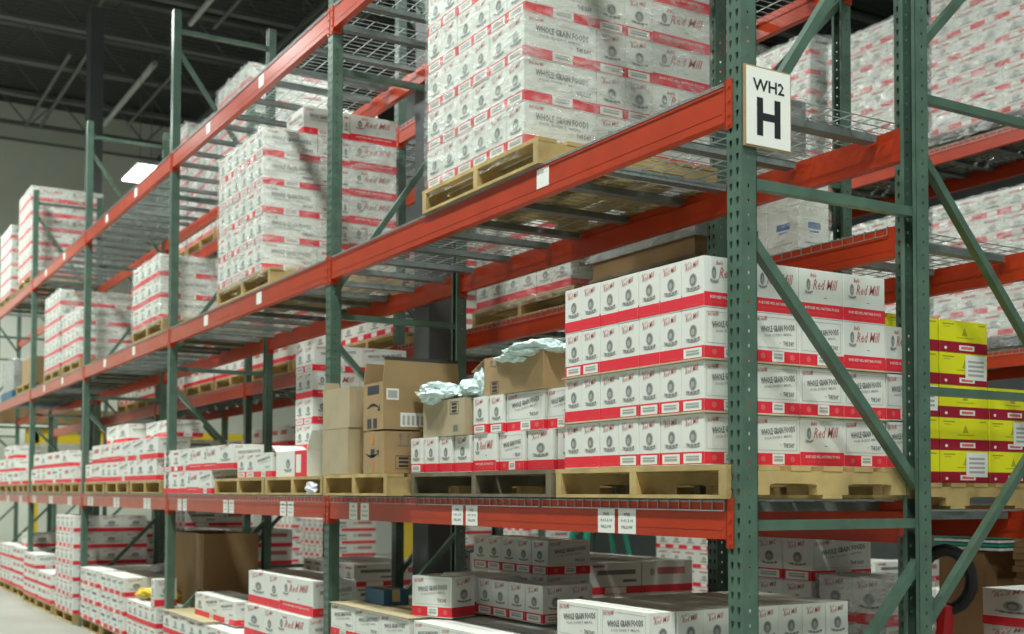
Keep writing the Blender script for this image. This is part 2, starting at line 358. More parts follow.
# ------------------------------------------------------------------ pallets
_pp = {}
def pallet(L, xa, xb, y0, z0, d=1.02, m='wood', group='wooden pallets'):
    w = xb - xa; k = (round(w, 2), round(d, 2), m); lb = '%s pallet carrying the %s' % ({'wood': 'pale wooden', 'wood2': 'dark weathered wooden'}[m], L)
    if k in _pp: return copy_tree(_pp[k], (xa, y0, z0), lb, group)
    r = empty('pallet', (xa, y0, z0), lb, 'pallet', group)
    for i in range(3):
        b = MB(); x = (0, w/2 - .02, w - .042)[i]
        # stringer with two notches
        prof = [(0, .014), (.20, .014), (.20, .05), (.23, .055), (.40, .055), (.43, .05), (.43, .014), (d-.43, .014), (d-.43, .05), (d-.40, .055), (d-.23, .055), (d-.20, .05), (d-.20, .014), (d, .014), (d, .10), (0, .10)]
        vs = [(x, y, z) for y, z in prof] + [(x + .042, y, z) for y, z in prof]; n = len(prof)
        b.raw(vs, [(i2, (i2+1) % n, (i2+1) % n + n, i2 + n) for i2 in range(n)] + [tuple(range(n)), tuple(range(2*n-1, n-1, -1))], m)
        b.build('stringer', r)
    ys = [0, .15, .30, .46, .62, .77, d - .10]
    for i, y in enumerate(ys):
        b = MB(); b.box(random.uniform(-.006, 0), y, .1005, w + random.uniform(0, .006), y + .098, .119, m); b.build('top_board', r)
    for y in (0, d/2 - .05, d - .10):
        b = MB(); b.box(0, y, 0, w, y + .098, .0135, m); b.build('bottom_board', r)
    _pp[k] = r; return r
PH = 0.121
# ------------------------------------------------------------------ rack pieces
def strip(b, o, u, n, Wd, H, cols, m):
    """perforated strip of sheet steel; cols: (u0, u1, pitch, half w, half h, drop)"""
    o = Vector(o); u = Vector(u); z = Vector((0, 0, 1))
    P = lambda a, c: o + u * a + z * c
    us = [0]
    for (c0, c1, pitch, hw, hh, drop) in cols:
        if c0 > us[-1] + 1e-6: b.poly([P(us[-1], 0), P(c0, 0), P(c0, H), P(us[-1], H)], m)
        cu = (c0 + c1) / 2; k = 0; zc = 0
        while zc + pitch <= H + 1e-6:
            a0, a1, b0, b1 = c0, c1, zc, zc + pitch; mz = zc + pitch / 2
            out = [(a0,b0),(cu,b0),(a1,b0),(a1,mz),(a1,b1),(cu,b1),(a0,b1),(a0,mz)]
            inn = [(-.6*drop,-.7),(0,-1),(.6*drop,-.7),(1*(.6+.4*drop),0.1),(.85,.75),(0,1),(-.85,.75),(-1*(.6+.4*drop),.1)]
            inn = [(cu + hw*p, mz + hh*q) for p, q in inn]
            vs = [P(*q) for q in out] + [P(*q) for q in inn]
            b.raw(vs, [(i, (i+1) % 8, (i+1) % 8 + 8, i + 8) for i in range(8)], m)
            zc += pitch
        if zc < H: b.poly([P(c0, zc), P(c1, zc), P(c1, H), P(c0, H)], m)
        us.append(c1)
    if us[-1] < Wd - 1e-6: b.poly([P(us[-1], 0), P(Wd, 0), P(Wd, H), P(us[-1], H)], m)
def post_mesh(H, flip, m='green'):
    b = MB(); s = 1 if not flip else -1; T = (.006, .034, .0508, .0085, .0155, .55); T2 = (.041, .069, .0508, .0085, .0155, .55)
    y0 = 0 if not flip else PD
    for e in (0, .0022):      # outer and inner skins
        strip(b, (-PW + e, y0 + s * e, 0), (1, 0, 0), None, PW - 2*e, H, [T, (.041, .067, .0508, .0085, .0155, .55)], m)
        for x in (-PW + e, -e):
            strip(b, (x, y0 + s * e, 0), (0, s, 0), None, PD - e, H, [(.022, .040, .0508, .0042, .0068, 1)], m)
    yb = y0 + s * PD
    for xa, xb in ((-PW, -PW + .017), (-.017, 0)):
        b.box(xa, min(yb - s*.0025, yb), 0, xb, max(yb - s*.0025, yb), H, m)
    b.box(-PW, min(y0, y0 + s*.0022), H - .002, 0, max(y0, y0 + s*.0022), H, m)
    me = b.mesh('post'); return me
FP = MB(); FP.box(-.095, -.02, 0, .02, .11, .008, 'green')
for _x, _y in ((-.085, -.01), (.01, .10)): FP.box(_x - .008, _y - .008, .008, _x + .008, _y + .008, .02, 'bolt')
FPM = FP.mesh('foot_plate')
def frame_proto(dep, H, zs, hi, label, group, ystart=0, loc=(0,0,0), front=True):
    r = empty('upright_frame', loc, label, 'rack frame', group)
    if front:
        link('post', post_mesh(H, False), r, (0, 0, 0)); link('foot_plate', FPM, r, (0, 0, 0))
    link('post', post_mesh(H, True), r, (0, dep - PD, 0)); link('foot_plate', FPM, r, (0, dep - .09, 0))
    y0, y1 = PD * .55, dep - PD * .55
    xm = -PW / 2
    for z in zs:
        b = MB(); b.bar((xm, y0, z), (xm, y1, z), .036, .036, 'green'); b.build('horizontal_brace', r)
    for i in range(len(zs) - 1):
        za, zb = zs[i], zs[i+1]
        b = MB()
        if (i % 2) == hi: b.bar((xm, y0, zb - .16), (xm, y1, za + .14), .036, .036, 'green')
        else: b.bar((xm, y0, za + .15), (xm, y1, zb - .15), .036, .036, 'green')
        b.build('diagonal_brace', r)
    return r
HZ = [0.235, 1.435, 2.635, 4.17, 5.68]
# lettered sticker on beams
def sticker(parent, x, z, text=True, w=.115, h=.098, y=-.0015):
    b = MB(); b.box(x, y, z, x + w, y + .001, z + h, 'label')
    F = Face(b, (x, y, z), (1, 0, 0), (0, 0, 1), (0, -1, 0), w, h)
    if text:
        F.text('WH2', .32, .70, .68, .84, 'ink', 0, .03, 1); F.text('0,01.2 H', .16, .44, .84, .58, 'ink', 0, .02, 1); F.text('PALLOW', .2, .19, .82, .33, 'ink', 0, .02, 1)
    tag(b.build('label_sticker', parent), 'white sticker with small black lettering' if text else 'blank white sticker')
_beam = {}
def beam(xr, yr, z, Lm, face, label, group, stickers=(), text=True, h=.134):
    """beam whose right end butts the post at xr; face -1: shows towards the aisle at y=yr, +1: rear beam (face to +y)"""
    k = (round(Lm, 3), face, h)
    if k in _beam and not stickers:
        return copy_tree(_beam[k], (xr, yr, z), label, group)
    r = empty('load_beam', (xr, yr, z), label, 'beam', group)
    s = -face
    b = MB()
    # stepped profile: outer web, inner ledge
    prof = [(0, -h), (.045*s, -h), (.045*s, -.042), (.026*s, -.042), (.026*s, 0), (0, 0)]
    vs = [(-Lm + .004, y, q) for y, q in prof] + [(-.004, y, q) for y, q in prof]; n = 6
    b.raw(vs, [(i, (i+1) % n, (i+1) % n + n, i + n) for i in range(n)] + [tuple(range(n)), tuple(range(2*n-1, n-1, -1))], 'orange')
    b.box(-Lm + .03, min(0, -.0012*s), -.102, -.03, max(0, -.0012*s), -.096, 'orange')
    b.build('beam_rail', r)
    for e in (0, 1):
        b = MB(); xa = -Lm + .004 if e else -.004; dx = -.034 if e else .034
        y0 = -.0045*s
        b.box(min(xa, xa+dx), min(y0, 0), -.165, max(xa, xa+dx), max(y0, 0), .012, 'orange')
        b.box(xa - .0025, min(y0, .05*s), -.165, xa + .0025, max(y0, .05*s), .012, 'orange')
        for q in (-.015, -.065, -.115, -.150):
            b.tube([(xa + dx*.55, y0 - .004*s, q), (xa + dx*.55, y0, q)], .0065, 'orange', 8)
        b.build('end_connector', r)
    for st in stickers: sticker(r, st[0] - xr, st[1] - z, text, *(st[2:] if len(st) > 2 else ()))
    if not stickers: _beam[k] = r
    return r
_deck = {}
def deck(xa, w, y, z, dep, label, group, drop=.034):
    k = (round(w, 2), round(dep, 2), drop)
    if k in _deck: return copy_tree(_deck[k], (xa, y, z), label, group)
    r = empty('wire_deck', (xa, y, z), label, 'wire deck', group)
    b = MB(); t = .0036
    n = int(w / .062)
    for i in range(n + 1):
        x = i * w / n; b.box(x - t/2, -.003, .001, x + t/2, dep + .003, .001 + t, 'zinc')
        b.box(x - t/2, -.003 - t, -drop, x + t/2, -.003, .001 + t, 'zinc'); b.box(x - t/2, dep + .003, -drop, x + t/2, dep + .003 + t, .001 + t, 'zinc')
    m = 9
    for j in range(m + 1):
        y_ = j * dep / m; b.box(-t/2, y_ - t/2, -.004, w + t/2, y_ + t/2, .001, 'zinc')
    for y_ in (-.010, dep + .005): b.box(-t/2, y_, -drop - .002, w + t/2, y_ + t*.7, -drop + .002, 'zinc')
    b.build('wire_mesh', r)
    for c in (.12, .5, .88):
        b = MB(); x = c * w
        prof = [(-.022, -.006), (-.030, -.040), (.030, -.040), (.022, -.006)]
        vs = [(x + p, .050 if q > -.03 else .062, q) for p, q in prof] + [(x + p, dep - (.050 if q > -.03 else .062), q) for p, q in prof]
        b.raw(vs, [(0,1,5,4), (1,2,6,5), (2,3,7,6), (3,0,4,7), (0,3,2,1), (4,5,6,7)], 'channel'); b.build('support_channel', r)
    _deck[k] = r; return r
BAYN = ['nearest bay', 'second bay', 'third bay', 'fourth bay', 'fifth bay', 'sixth bay']

# ================================================================== building shell
XL, XR, YN, YF, ZC = -24.6, 9.0, -9.0, 15.0, 10.0
def slab(name, *a):
    b = MB(); b.box(*a[:6], a[6]); return tag(b.build(name), kind='structure')
slab('floor', XL, YN, -.1, XR, YF, 0, 'concrete')
slab('wall_left', XL - .2, YN, 0, XL, YF, ZC, 'wallm')
slab('wall_back', XL, YF, 0, XR, YF + .2, ZC, 'columnm')
slab('ceiling', XL, YN, ZC, XR, YF, ZC + .1, 'roof')
jm = None
for i in range(15):      # open-web joists running across the aisle
    x = XL + 1.0 + i * 2.0
    if jm is None:
        b = MB()
        for z in (9.25, 9.9): b.box(-.07, YN, z, -.012, YF, z + .07, 'steel'); b.box(.012, YN, z, .07, YF, z + .07, 'steel')
        y = YN; k = 0
        while y < YF - .6: b.bar((0, y, 9.27 if k % 2 else 9.92), (0, y + .6, 9.92 if k % 2 else 9.27), .025, .025, 'steel'); y += .6; k += 1
        jm = b.mesh('roof_joist')
    tag(link('roof_joist', jm, None, (x, 0, 0)), 'dark open-web roof joist, %s from the far wall' % ORD[i], 'roof joist', 'roof joists')
gm = None
for y in (-6.2, -1.0, 4.2, 9.4):
    if gm is None:
        b = MB()
        for z in (8.55, 9.2): b.box(XL, -.07, z, XR, -.02, z + .07, 'steel'); b.box(XL, .02, z, XR, .07, z + .07, 'steel')
        x = XL; k = 0
        while x < XR - .9: b.bar((x, 0, 8.6 if k % 2 else 9.22), (x + .9, 0, 9.22 if k % 2 else 8.6), .04, .04, 'steel'); x += .9; k += 1
        gm = b.mesh('roof_girder')
    tag(link('roof_girder', gm, None, (0, y, 0)), 'dark steel roof truss along the rack rows, %s from the camera side' % ORD[[-6.2, -1.0, 4.2, 9.4].index(y)], 'roof girder', 'roof girders')
for i, (x, y, L_, m_, r_) in enumerate(((-23.5, 1.12, 4.9, 'steel', .035), (-23.3, 1.39, 4.9, 'steel', .035), (-22.4, 2.5, 4.1, 'pipe', .055), (-22.4, 2.95, 4.1, 'steel', .03), (-16.2, 2.55, 3.2, 'pipe', .045), (-16.2, 2.95, 3.2, 'steel', .03), (-17.0, 1.12, 3.6, 'steel', .03))):
    b = MB(); b.tube([(x, y, 9.25 - r_), (x + L_, y, 9.25 - r_)], r_, m_)
    tag(b.build('pipe'), '%s pipe under the dark roof, %s of seven from the left wall' % ('pale thick' if m_ == 'pipe' else 'thin grey', ORD[i]), 'pipe')
b = MB(); b.tube([(-24.4, -6, 9.15), (-24.4, 12, 9.15)], .03, 'steel'); tag(b.build('pipe'), 'thin dark pipe running along the top of the far wall', 'pipe')
# building columns
b = MB(); b.box(-4.57, .975, 0, -4.33, .985, 9.2, 'columnm'); b.box(-4.57, 1.195, 0, -4.33, 1.205, 9.2, 'columnm'); b.box(-4.455, .985, 0, -4.445, 1.195, 9.2, 'columnm')
b.box(-4.575, .985, 0, -4.56, 1.195, 9.2, 'columnm'); b.box(-4.34, .985, 0, -4.325, 1.195, 9.2, 'columnm')
tag(b.build('building_column'), 'grey square steel building column behind the front rack, second bay', 'column')
b = MB(); b.box(-16.6, 1.0, 0, -16.25, 1.2, 9.2, 'columnm'); tag(b.build('building_column'), 'dark steel building column far left beside the distant rack post', 'column')
b = MB(); b.box(-11.9, 4.4, 0, -11.5, 4.75, 9.2, 'columnm'); b.box(-11.95, 4.35, .0, -11.45, 4.80, 1.35, 'yellowpaint'); tag(b.build('building_column'), 'steel column with a yellow guard sleeve beyond the rack', 'column')
# light fixtures with their lamps
fm = None
NF = [0]
def fixture(x, y, z=8.0, lab=None, k=1.0):
    global fm
    r = empty('light_fixture', (x, y, z), lab, 'light fixture', 'high-bay lights')
    b = MB(); b.box(-.62, -.28, .02, .62, .28, .06, 'fixture'); b.box(-.5, -.12, .06, .5, .12, .13, 'fixture'); b.build('housing', r)
    b = MB(); b.box(-.60, -.26, .0, .60, .26, .018, 'lamp'); b.build('lens', r)
    for hx in (-.4, .4): b = MB(); b.tube([(hx, 0, .13), (hx, 0, 10 - z)], .006, 'steel', 5); b.build('hanger', r)
    l = D.lights.new('lamp', 'AREA'); l.shape = 'RECTANGLE'; l.size = 1.2; l.size_y = .52; l.energy = LAMP * k; l.color = LAMPCOL; l.spread = math.radians(150)
    lo = D.objects.new('lamp', l); COL.objects.link(lo); lo.parent = r; lo.location = (0, 0, -.02)
for i, x in enumerate((-22.0, -17.5, -13.0, -8.5, -3.0, 2.5, 7.0)):
    fixture(x, -2.0, lab='lit high-bay light over the front aisle, %s from the far wall' % ORD[i])
fixture(-18.05, 2.3, 7.1, k=.6, lab='bright rectangular high-bay light low above the far racks, left of third post')
for i, x in enumerate((-15.0, -1.5, 2.5)): fixture(x, 3.9, lab='lit high-bay light over the second aisle, %s from the far wall' % ORD[i], k=.28)
fixture(-7.2, 3.2, lab='lit high-bay light above the column side of second rack', k=.7)
for i, x in enumerate((-12.0, -1.5)): fixture(x, 9.5, lab='lit high-bay light at the rear of the hall, %s from the far wall' % ORD[i], k=.6)

# ================================================================== racks
f0 = frame_proto(DEP, TOP, HZ, 1, 'green perforated upright frame carrying the WH2 H sign', 'upright frames of the front rack')
for i in range(1, 7):
    copy_tree(f0, (-BAY * i, 0, 0), 'green upright frame of front rack, %s frame left of the sign frame' % ORD[i-1])
LV = [('lowest', Z1), ('middle', Z2), ('top', Z3)]
LBL = {  # stickers (x left, z bottom) on aisle beams
 (0, 0): [(-.865, 1.385), (-.725, 1.385), (-2.11, 1.383, ), (-1.975, 1.383)],
 (1, 0): [], (0, 1): [(-1.34, 2.895, .10, .085)],
}
for bay in range(6):
    xr = -BAY * bay - PW
    Lm = BAY - PW
    for li, (ln, z) in enumerate(LV):
        st = []
        if li == 0:
            base = [(-.865, .12), (-.725, .12), (-2.13, .12), (-1.985, .12), (-3.42, .14), (-3.255, .14)]
            if bay == 0: st = [(xr + PW + a, 1.388) for a, _ in base]
            elif bay < 5: st = [(xr + PW + a, 1.388) for a, _ in base]
        else:
            if bay == 0: st = [(xr + PW - 1.34, z - .10, .10, .085)] if li == 1 else [(xr + PW - 1.5, z - .10, .10, .085)]
            elif bay < 4: st = [(xr + PW - 1.40, z - .105, .11, .085), (xr + PW - 2.70, z - .105, .11, .085)]
        beam(xr, 0, z, Lm, -1, 'orange aisle-side beam, %s level of front rack, %s from the sign' % (ln, BAYN[bay]), 'aisle beams of the front rack', st, li == 0)
        beam(xr, DEP, z, Lm, 1, 'orange rear beam, %s level of front rack, %s from the sign' % (ln, BAYN[bay]), 'rear beams of the front rack')
        if bay < 5:
            for k in range(3):
                dw = 1.19; xa = xr - Lm + .03 + k * 1.215
                deck(xa, dw, 0, z, DEP, 'grey wire deck, %s level, %s, %s from the left' % (ln, BAYN[bay], ORD[k]), 'wire decks of the front rack', .034 if li == 0 else -.001)
# row 2, back to back
f2 = frame_proto(R2D, TOP, [0.75, 1.99, 3.26, 4.46, 5.6], 1, 'green upright frame of second rack just behind the sign frame', 'upright frames of the second rack', loc=(-.345, R2Y - .01, 0))
xs2 = [-.345, -1.60, -5.44, -9.18, -12.92, -16.66, -20.4]
for i, x in enumerate(xs2[1:]):
    copy_tree(f2, (x, R2Y, 0), 'green upright frame of second rack, %s one left of its end frame' % ORD[i])
for i in range(len(xs2) - 1):
    xr = xs2[i] - PW; Lm = xr - xs2[i+1]
    for li, z in enumerate(R2Z):
        ln = LV[li][0]
        beam(xr, R2Y, z, Lm, -1, 'orange near beam, %s level of second rack, bay %s from its end' % (ln, ORD[i]), 'near beams of the second rack')
        beam(xr, R2Y + R2D, z, Lm, 1, 'orange far beam, %s level of second rack, bay %s from its end' % (ln, ORD[i]), 'far beams of the second rack')
        if i < 5:
            nd = 1 if Lm < 2 else 3
            dw = (Lm - .05) / nd
            for k in range(nd):
                deck(xr - Lm + .03 + k * dw, dw - .03, R2Y, z, R2D, 'grey wire deck of second rack, %s level, bay %s, %s from the left' % (ln, ORD[i], ORD[k]), 'wire decks of the second rack')
# row 3, across the next aisle
xs3 = [.9, -2.84, -6.58, -10.32, -14.06]
R3Z = (1.45, 2.72, 4.55)
for i, x in enumerate(xs3):
    copy_tree(f0, (x, R3Y, 0), 'green upright frame of the rack beyond the next aisle, %s from the right' % ORD[i], 'upright frames of the far rack')
for i in range(len(xs3) - 1):
    xr = xs3[i] - PW; Lm = BAY - PW
    for li, z in enumerate(R3Z):
        ln = LV[li][0]
        beam(xr, R3Y, z, Lm, -1, 'orange near beam, %s level of far rack, bay %s from the right' % (ln, ORD[i]), 'near beams of the far rack')
        beam(xr, R3Y + DEP, z, Lm, 1, 'orange back beam, %s level of far rack, bay %s from the right' % (ln, ORD[i]), 'back beams of the far rack')
        for k in range(3):
            deck(xr - Lm + .03 + k * 1.215, 1.19, R3Y, z, DEP, 'grey wire deck of far rack, %s level, bay %s, %s from the left' % (ln, ORD[i], ORD[k]), 'wire decks of the far rack')
# the sign
r = empty('aisle_sign', (.004, .004, 2.752), 'white rack sign reading WH2 H in black with a thin tan edge', 'sign')
b = MB(); b.box(0, 0, 0, .010, .216, .286, 'tan'); b.box(.010, .006, .006, .0125, .210, .280, 'label'); b.build('board', r)
b = MB(); F = Face(b, (.0125, .006, .006), (0, 1, 0), (0, 0, 1), (1, 0, 0), .204, .274)
F.text('WH2', .14, .70, .86, .86, 'blackink', 0, .022, 1)
F.rect(.23, .13, .37, .62, 'blackink', 1); F.rect(.63, .13, .77, .62, 'blackink', 1); F.rect(.37, .33, .63, .43, 'blackink', 1)
b.build('lettering', r)
for yy in (.03, .19):
    b = MB(); b.box(-.003, yy, .12, .0, yy + .01, .14, 'bolt'); b.build('fixing_clip', r)

# ================================================================== loads on the front rack
def kP1(t, i, j, a, b_):
    if t == 3: return 'E', 'RM'
    if t == 2: a = 'EL' if i in (0, 5, 6) else 'E'; b_ = 'RM' if j == 3 else 'WG'
    if t == 1: a = 'EL' if i < 4 else 'E'; b_ = 'RM' if j == 4 else 'WG'
    if t == 0: a = 'EL' if i < 4 else 'E'; b_ = 'RM' if j == 2 else 'WG'
    return a, b_
DK = .008
pallet('stack beside the sign post', -1.15, -.06, -.02, Z1 + DK)
zp = Z1 + DK + PH
load('stack beside the sign post', -.20, .0, zp, 7, .131, [(.232, .131, 'WG')] * 4, 4, .187, kfun=kP1, sheets=(1, 2))
# extra columns at the back of lower three tiers
for t in range(3):
    carton(-.33, .932, zp + t * .187 + (.0045 * min(t, 2)), .129, .20, .185, 'E', 'RM' if t == 2 else 'WG', 'white red-banded carton, %s tier, rearmost beside sign post, side face' % ('bottom', 'second', 'third')[t], 'cartons of the stack beside the sign post')
# P2: low stack with two brown boxes on it
pallet('low stack with brown boxes on', -2.56, -1.19, -.02, Z1 + DK, m='wood2')
G = 'low stack with brown boxes on'
xs = [(-2.60, .13, 'EL'), (-2.468, .13, 'E'), (-2.336, .13, 'E'), (-2.204, .155, 'E'), (-2.045, .225, 'RM'), (-1.815, .22, 'WG'), (-1.59, .22, 'E'), (-1.365, .22, 'E')]
for i, (x, w, k) in enumerate(xs):
    carton(x, .018 * i, zp, w - .003, .24, .182, k, 'WG', 'white red-banded carton, %s from left in bottom tier of low stack' % ORD[i], 'cartons of the ' + G)
    if i < 7: carton(x, .018 * i + .30, zp, w - .003, .24, .182, k, 'WG', 'white carton behind the %s front carton of the low stack' % ORD[i], 'cartons of the ' + G)
for i, (x, w, k) in enumerate([(-2.035, .13, 'EL'), (-1.903, .13, 'EL'), (-1.771, .33, 'WG'), (-1.438, .22, 'WG')]):
    carton(x, .065 + .018 * i, zp + .184, w - .003, .24, .182, k, 'WG', 'white red-banded carton, %s from left in second tier of low stack' % ORD[i], 'cartons of the ' + G)
for i in range(3):
    carton(-1.95 + i * .27, .40, zp + .184, .268, .24, .182, 'WG', 'WG', 'white carton hidden behind second tier of low stack, %s from left' % ORD[i], 'cartons of the ' + G)
# brown cardboard boxes
def open_box(label, loc, w, d, h, m='tan', rz=0, flaps=((1, .9), (1, .7), (1, -.4), (1, .4)), tilt=None, marks=None, name='cardboard_box'):
    r = empty(name, loc, label, 'cardboard box', None, rz)
    if tilt: r.rotation_euler = (tilt[0], tilt[1], rz)
    b = MB(); t = .006
    b.box(0, 0, 0, w, t, h, m); b.box(0, d - t, 0, w, d, h, m); b.box(0, t, 0, t, d - t, h, m); b.box(w - t, t, 0, w, d - t, h, m); b.box(t, t, 0, w - t, d - t, t, m)
    if marks: marks(Face(b, (0, 0, 0), (1,0,0), (0,0,1), (0,-1,0), w, h), Face(b, (w, 0, 0), (0,1,0), (0,0,1), (1,0,0), d, h))
    b.build('body', r)
    fl = min(w, d) * .45
    for i, (on, ang) in enumerate(flaps):
        if not on: continue
        b = MB(); c, s_ = math.cos(ang), math.sin(ang)      # ang: 0 upright, + outwards
        if i == 0: A = [(0, 0, h), (w, 0, h), (w - .01, -fl*s_, h + fl*c), (.01, -fl*s_, h + fl*c)]; n = (0, t, 0)
        if i == 1: A = [(w, 0, h), (w, d, h), (w + fl*s_, d - .01, h + fl*c), (w + fl*s_, .01, h + fl*c)]; n = (-t, 0, 0)
        if i == 2: A = [(w, d, h), (0, d, h), (.01, d + fl*s_, h + fl*c), (w - .01, d + fl*s_, h + fl*c)]; n = (0, -t, 0)
        if i == 3: A = [(0, d, h), (0, 0, h), (-fl*s_, .01, h + fl*c), (-fl*s_, d - .01, h + fl*c)]; n = (t, 0, 0)
        q = [Vector(p) for p in A]; n = Vector(n); q2 = [p + n for p in q]
        b.raw(q + q2, ((0,1,2,3), (7,6,5,4), (0,4,5,1), (1,5,6,2), (2,6,7,3), (3,7,4,0)), m); b.build('flap', r)
    return r
def closed_box(label, loc, w, d, h, m='tan', rz=0, marks=None, name='cardboard_box'):
    r = empty(name, loc, label, 'cardboard box', None, rz)
    b = MB(); b.box(0, 0, 0, w, d, h, m); T = Face(b, (0,0,h), (1,0,0), (0,1,0), (0,0,1), w, d); T.rect(0, .48, 1, .52, 'seam', 1); b.build('body', r)
    b = MB(); b.box(-.001, d/2 - .025, h, w + .001, d/2 + .025, h + .001, 'kraft'); b.box(w, d/2 - .025, h - .07, w + .001, d/2 + .025, h + .001, 'kraft'); b.build('packing_tape', r)
    return r
def smile(F, a, b, ra, m='blackink', flip=1):      # curved arrow print
    n = 14; up = []; lo = []
    for k in range(n + 1):
        t = k / n; x = a - ra + 2 * ra * t; y = b - flip * math.sin(math.pi * t) * .075; th = .008 + .022 * math.sin(math.pi * t)
        up.append(F.P(x, y + th, 2)); lo.append(F.P(x, y - th, 2))
    for k in range(n): F.mb.poly([lo[k], lo[k+1], up[k+1], up[k]], m)
    F.mb.poly([F.P(a + ra - .10, b + flip * .05, 2), F.P(a + ra + .05, b + flip * .07, 2), F.P(a + ra + .03, b - flip * .09, 2), F.P(a + ra - .01, b + flip * .02, 2)], m)
def arrows(F, a, b, s):
    for k in (-1, 1):
        x = a + k * s * .32
        F.rect(x - s*.05, b - s*.4, x + s*.05, b + s*.2, 'ink', 2); F.mb.poly([F.P(x - s*.18, b + s*.15, 2), F.P(x + s*.18, b + s*.15, 2), F.P(x, b + s*.5, 2)], 'ink')
    F.rect(a - s*.6, b - s*.6, a + s*.6, b - s*.5, 'ink', 2)
def grid(F, a0, b0, a1, b1):
    F.frame(a0, b0, a1, b1, .003, 'navy', 2)
    for k in range(3): F.rect(a0 + (a1-a0)*.2, b0 + (b1-b0)*(.15 + .28*k), a1 - (a1-a0)*.2, b0 + (b1-b0)*(.32 + .28*k), 'navy', 2)
# pallet P3
pallet('brown boxes by the second post', -3.51, -2.62, -.13, Z1 + DK)
def mk_big(F, G_):
    F.rect(.05, .68, .14, .92, 'navy', 2); F.rect(.07, .06, .13, .34, 'navy', 2); 
    G_.rect(.02, .60, .20, .84, 'label', 2)
# tall pale box left
YB = -.12
closed_box('tall plain pale-brown cardboard box on the pallet beside second post', (-3.555, YB, zp), .385, .115, .262, 'tan2')
open_box('pale-brown open cardboard box on the tall plain box beside second post', (-3.56, YB + .005, zp + .265), .40, .11, .235, 'tan2', flaps=((0, 0), (0, 0), (0, 0), (1, .12)))
closed_box('plain brown box tucked behind the curved-arrow box on the pallet', (-3.08, .10, zp), .40, .30, .235, 'tan2')
# smile box, lower
def mk_smile(F, G_):
    smile(F, .42, .48, .30); F.rect(.38, .70, .50, .92, 'orangelabel', 2); F.rect(.36, .40, .56, .58, 'navy', 2); F.rect(.44, .08, .52, .30, 'orangelabel', 2)
    arrows(G_, .5, .82, .3); grid(G_, .28, .1, .68, .42)
open_box('brown cardboard box with black curved-arrow print and orange labels, on pallet', (-2.95, YB, zp), .27, .24, .225, 'tan', flaps=((0, 0), (0, 0), (1, .9), (0, .6)), marks=mk_smile)
# large open box on top of them
def mk_L(F, G_):
    F.rect(.22, .76, .80, .94, 'navy', 2); smile(F, .5, .46, .30, 'blackink', -1); F.rect(.22, .04, .42, .24, 'navy', 2); F.rect(.52, .04, .70, .24, 'navy', 2)
    G_.rect(.04, .62, .20, .86, 'label', 2); G_.rect(.06, .66, .18, .82, 'mid', 3)
    G_.rect(.22, .06, .58, .36, 'label', 2)
    for k in range(5): G_.rect(.25 + .06*k, .10, .28 + .06*k, .30, 'mid', 3)
    G_.rect(.62, .84, .70, .98, 'brown', 2)
open_box('largest open brown cardboard box with white labels and dark top edge', (-2.955, YB, zp + .235), .26, .46, .255, 'tan', marks=mk_L, flaps=((0, 0), (1, .0), (0, 0), (1, -.05)))
b = MB(); b.box(-.008, .01, 0, .002, .45, .018, 'darkcard'); tag(b.build('dark_edge_strip', None, (-2.695, YB, zp + .235 + .255 + .117)), 'dark strip along the top edge of largest open box', 'edge strip')
# box with bags, standing on bottom tier left of second tier
def mk_g(F, G_): grid(F, .66, .58, .86, .92); F.rect(.74, .12, .84, .28, 'ink', 2)
zz = zp + .184
open_box('brown box topped with pale plastic bags, left of white second tier', (-2.515, .03, zz), .455, .34, .185, 'tan2', marks=mk_g, flaps=((0, 0), (0, 0), (1, .4), (1, 1.1)))
def mk_g2(F, G_): arrows(F, .18, .85, .16); grid(F, .12, .04, .26, .36)
zz2 = zp + .184*2
open_box('brown box with plastic bags sticking up, highest on the low stack', (-1.97, .09, zz2), .54, .36, .185, 'tan', marks=mk_g2, flaps=((0, 0), (0, 0), (1, 1.3), (1, 1.9)))
def bags(label, c, s, n, seed, m='plastic'):
    rnd = random.Random(seed); b = MB()
    import bmesh
    for i in range(n):
        bm = bmesh.new(); bmesh.ops.create_icosphere(bm, subdivisions=4, radius=1)
        cx, cy, cz = [c[k] + rnd.uniform(-.75, .75) * s[k] for k in range(3)]
        o3 = rnd.uniform(0, 50); a = rnd.uniform(0, 6.28)
        for v in bm.verts:
            q = v.co.copy(); f = 1 + .45 * noise.noise(q * 1.7 + Vector((o3, 0, 0))) + .30 * abs(noise.noise(q * 4 + Vector((0, o3, 0)))) + .10 * noise.noise(q * 11 + Vector((0, 0, o3)))
            q = q * f; v.co = Vector((cx + q.x * s[0] * .75, cy + q.y * s[1] * .8, cz + q.z * s[2] * .8))
        b.raw([v.co.copy() for v in bm.verts], [tuple(v.index for v in f.verts) for f in bm.faces], m); bm.free()
    o = b.build('plastic_bags'); tag(o, label, 'plastic bags')
    return o
bags('crumpled pale blue plastic bags in the lower brown box', (-2.27, .15, zz + .195), (.19, .12, .065), 3, 3)
bags('crumpled pale blue plastic bags heaped in the highest brown box', (-1.70, .24, zz2 + .195), (.22, .13, .045), 4, 5)
bags('pale plastic bag spilling over left side of the highest brown box', (-2.03, .13, zz2 + .12), (.07, .05, .09), 2, 9)
bags('clear plastic scrap hanging by the second post on the lowest beam', (-3.62, -.16, Z1 + .04), (.10, .02, .03), 2, 11, 'clearbag')

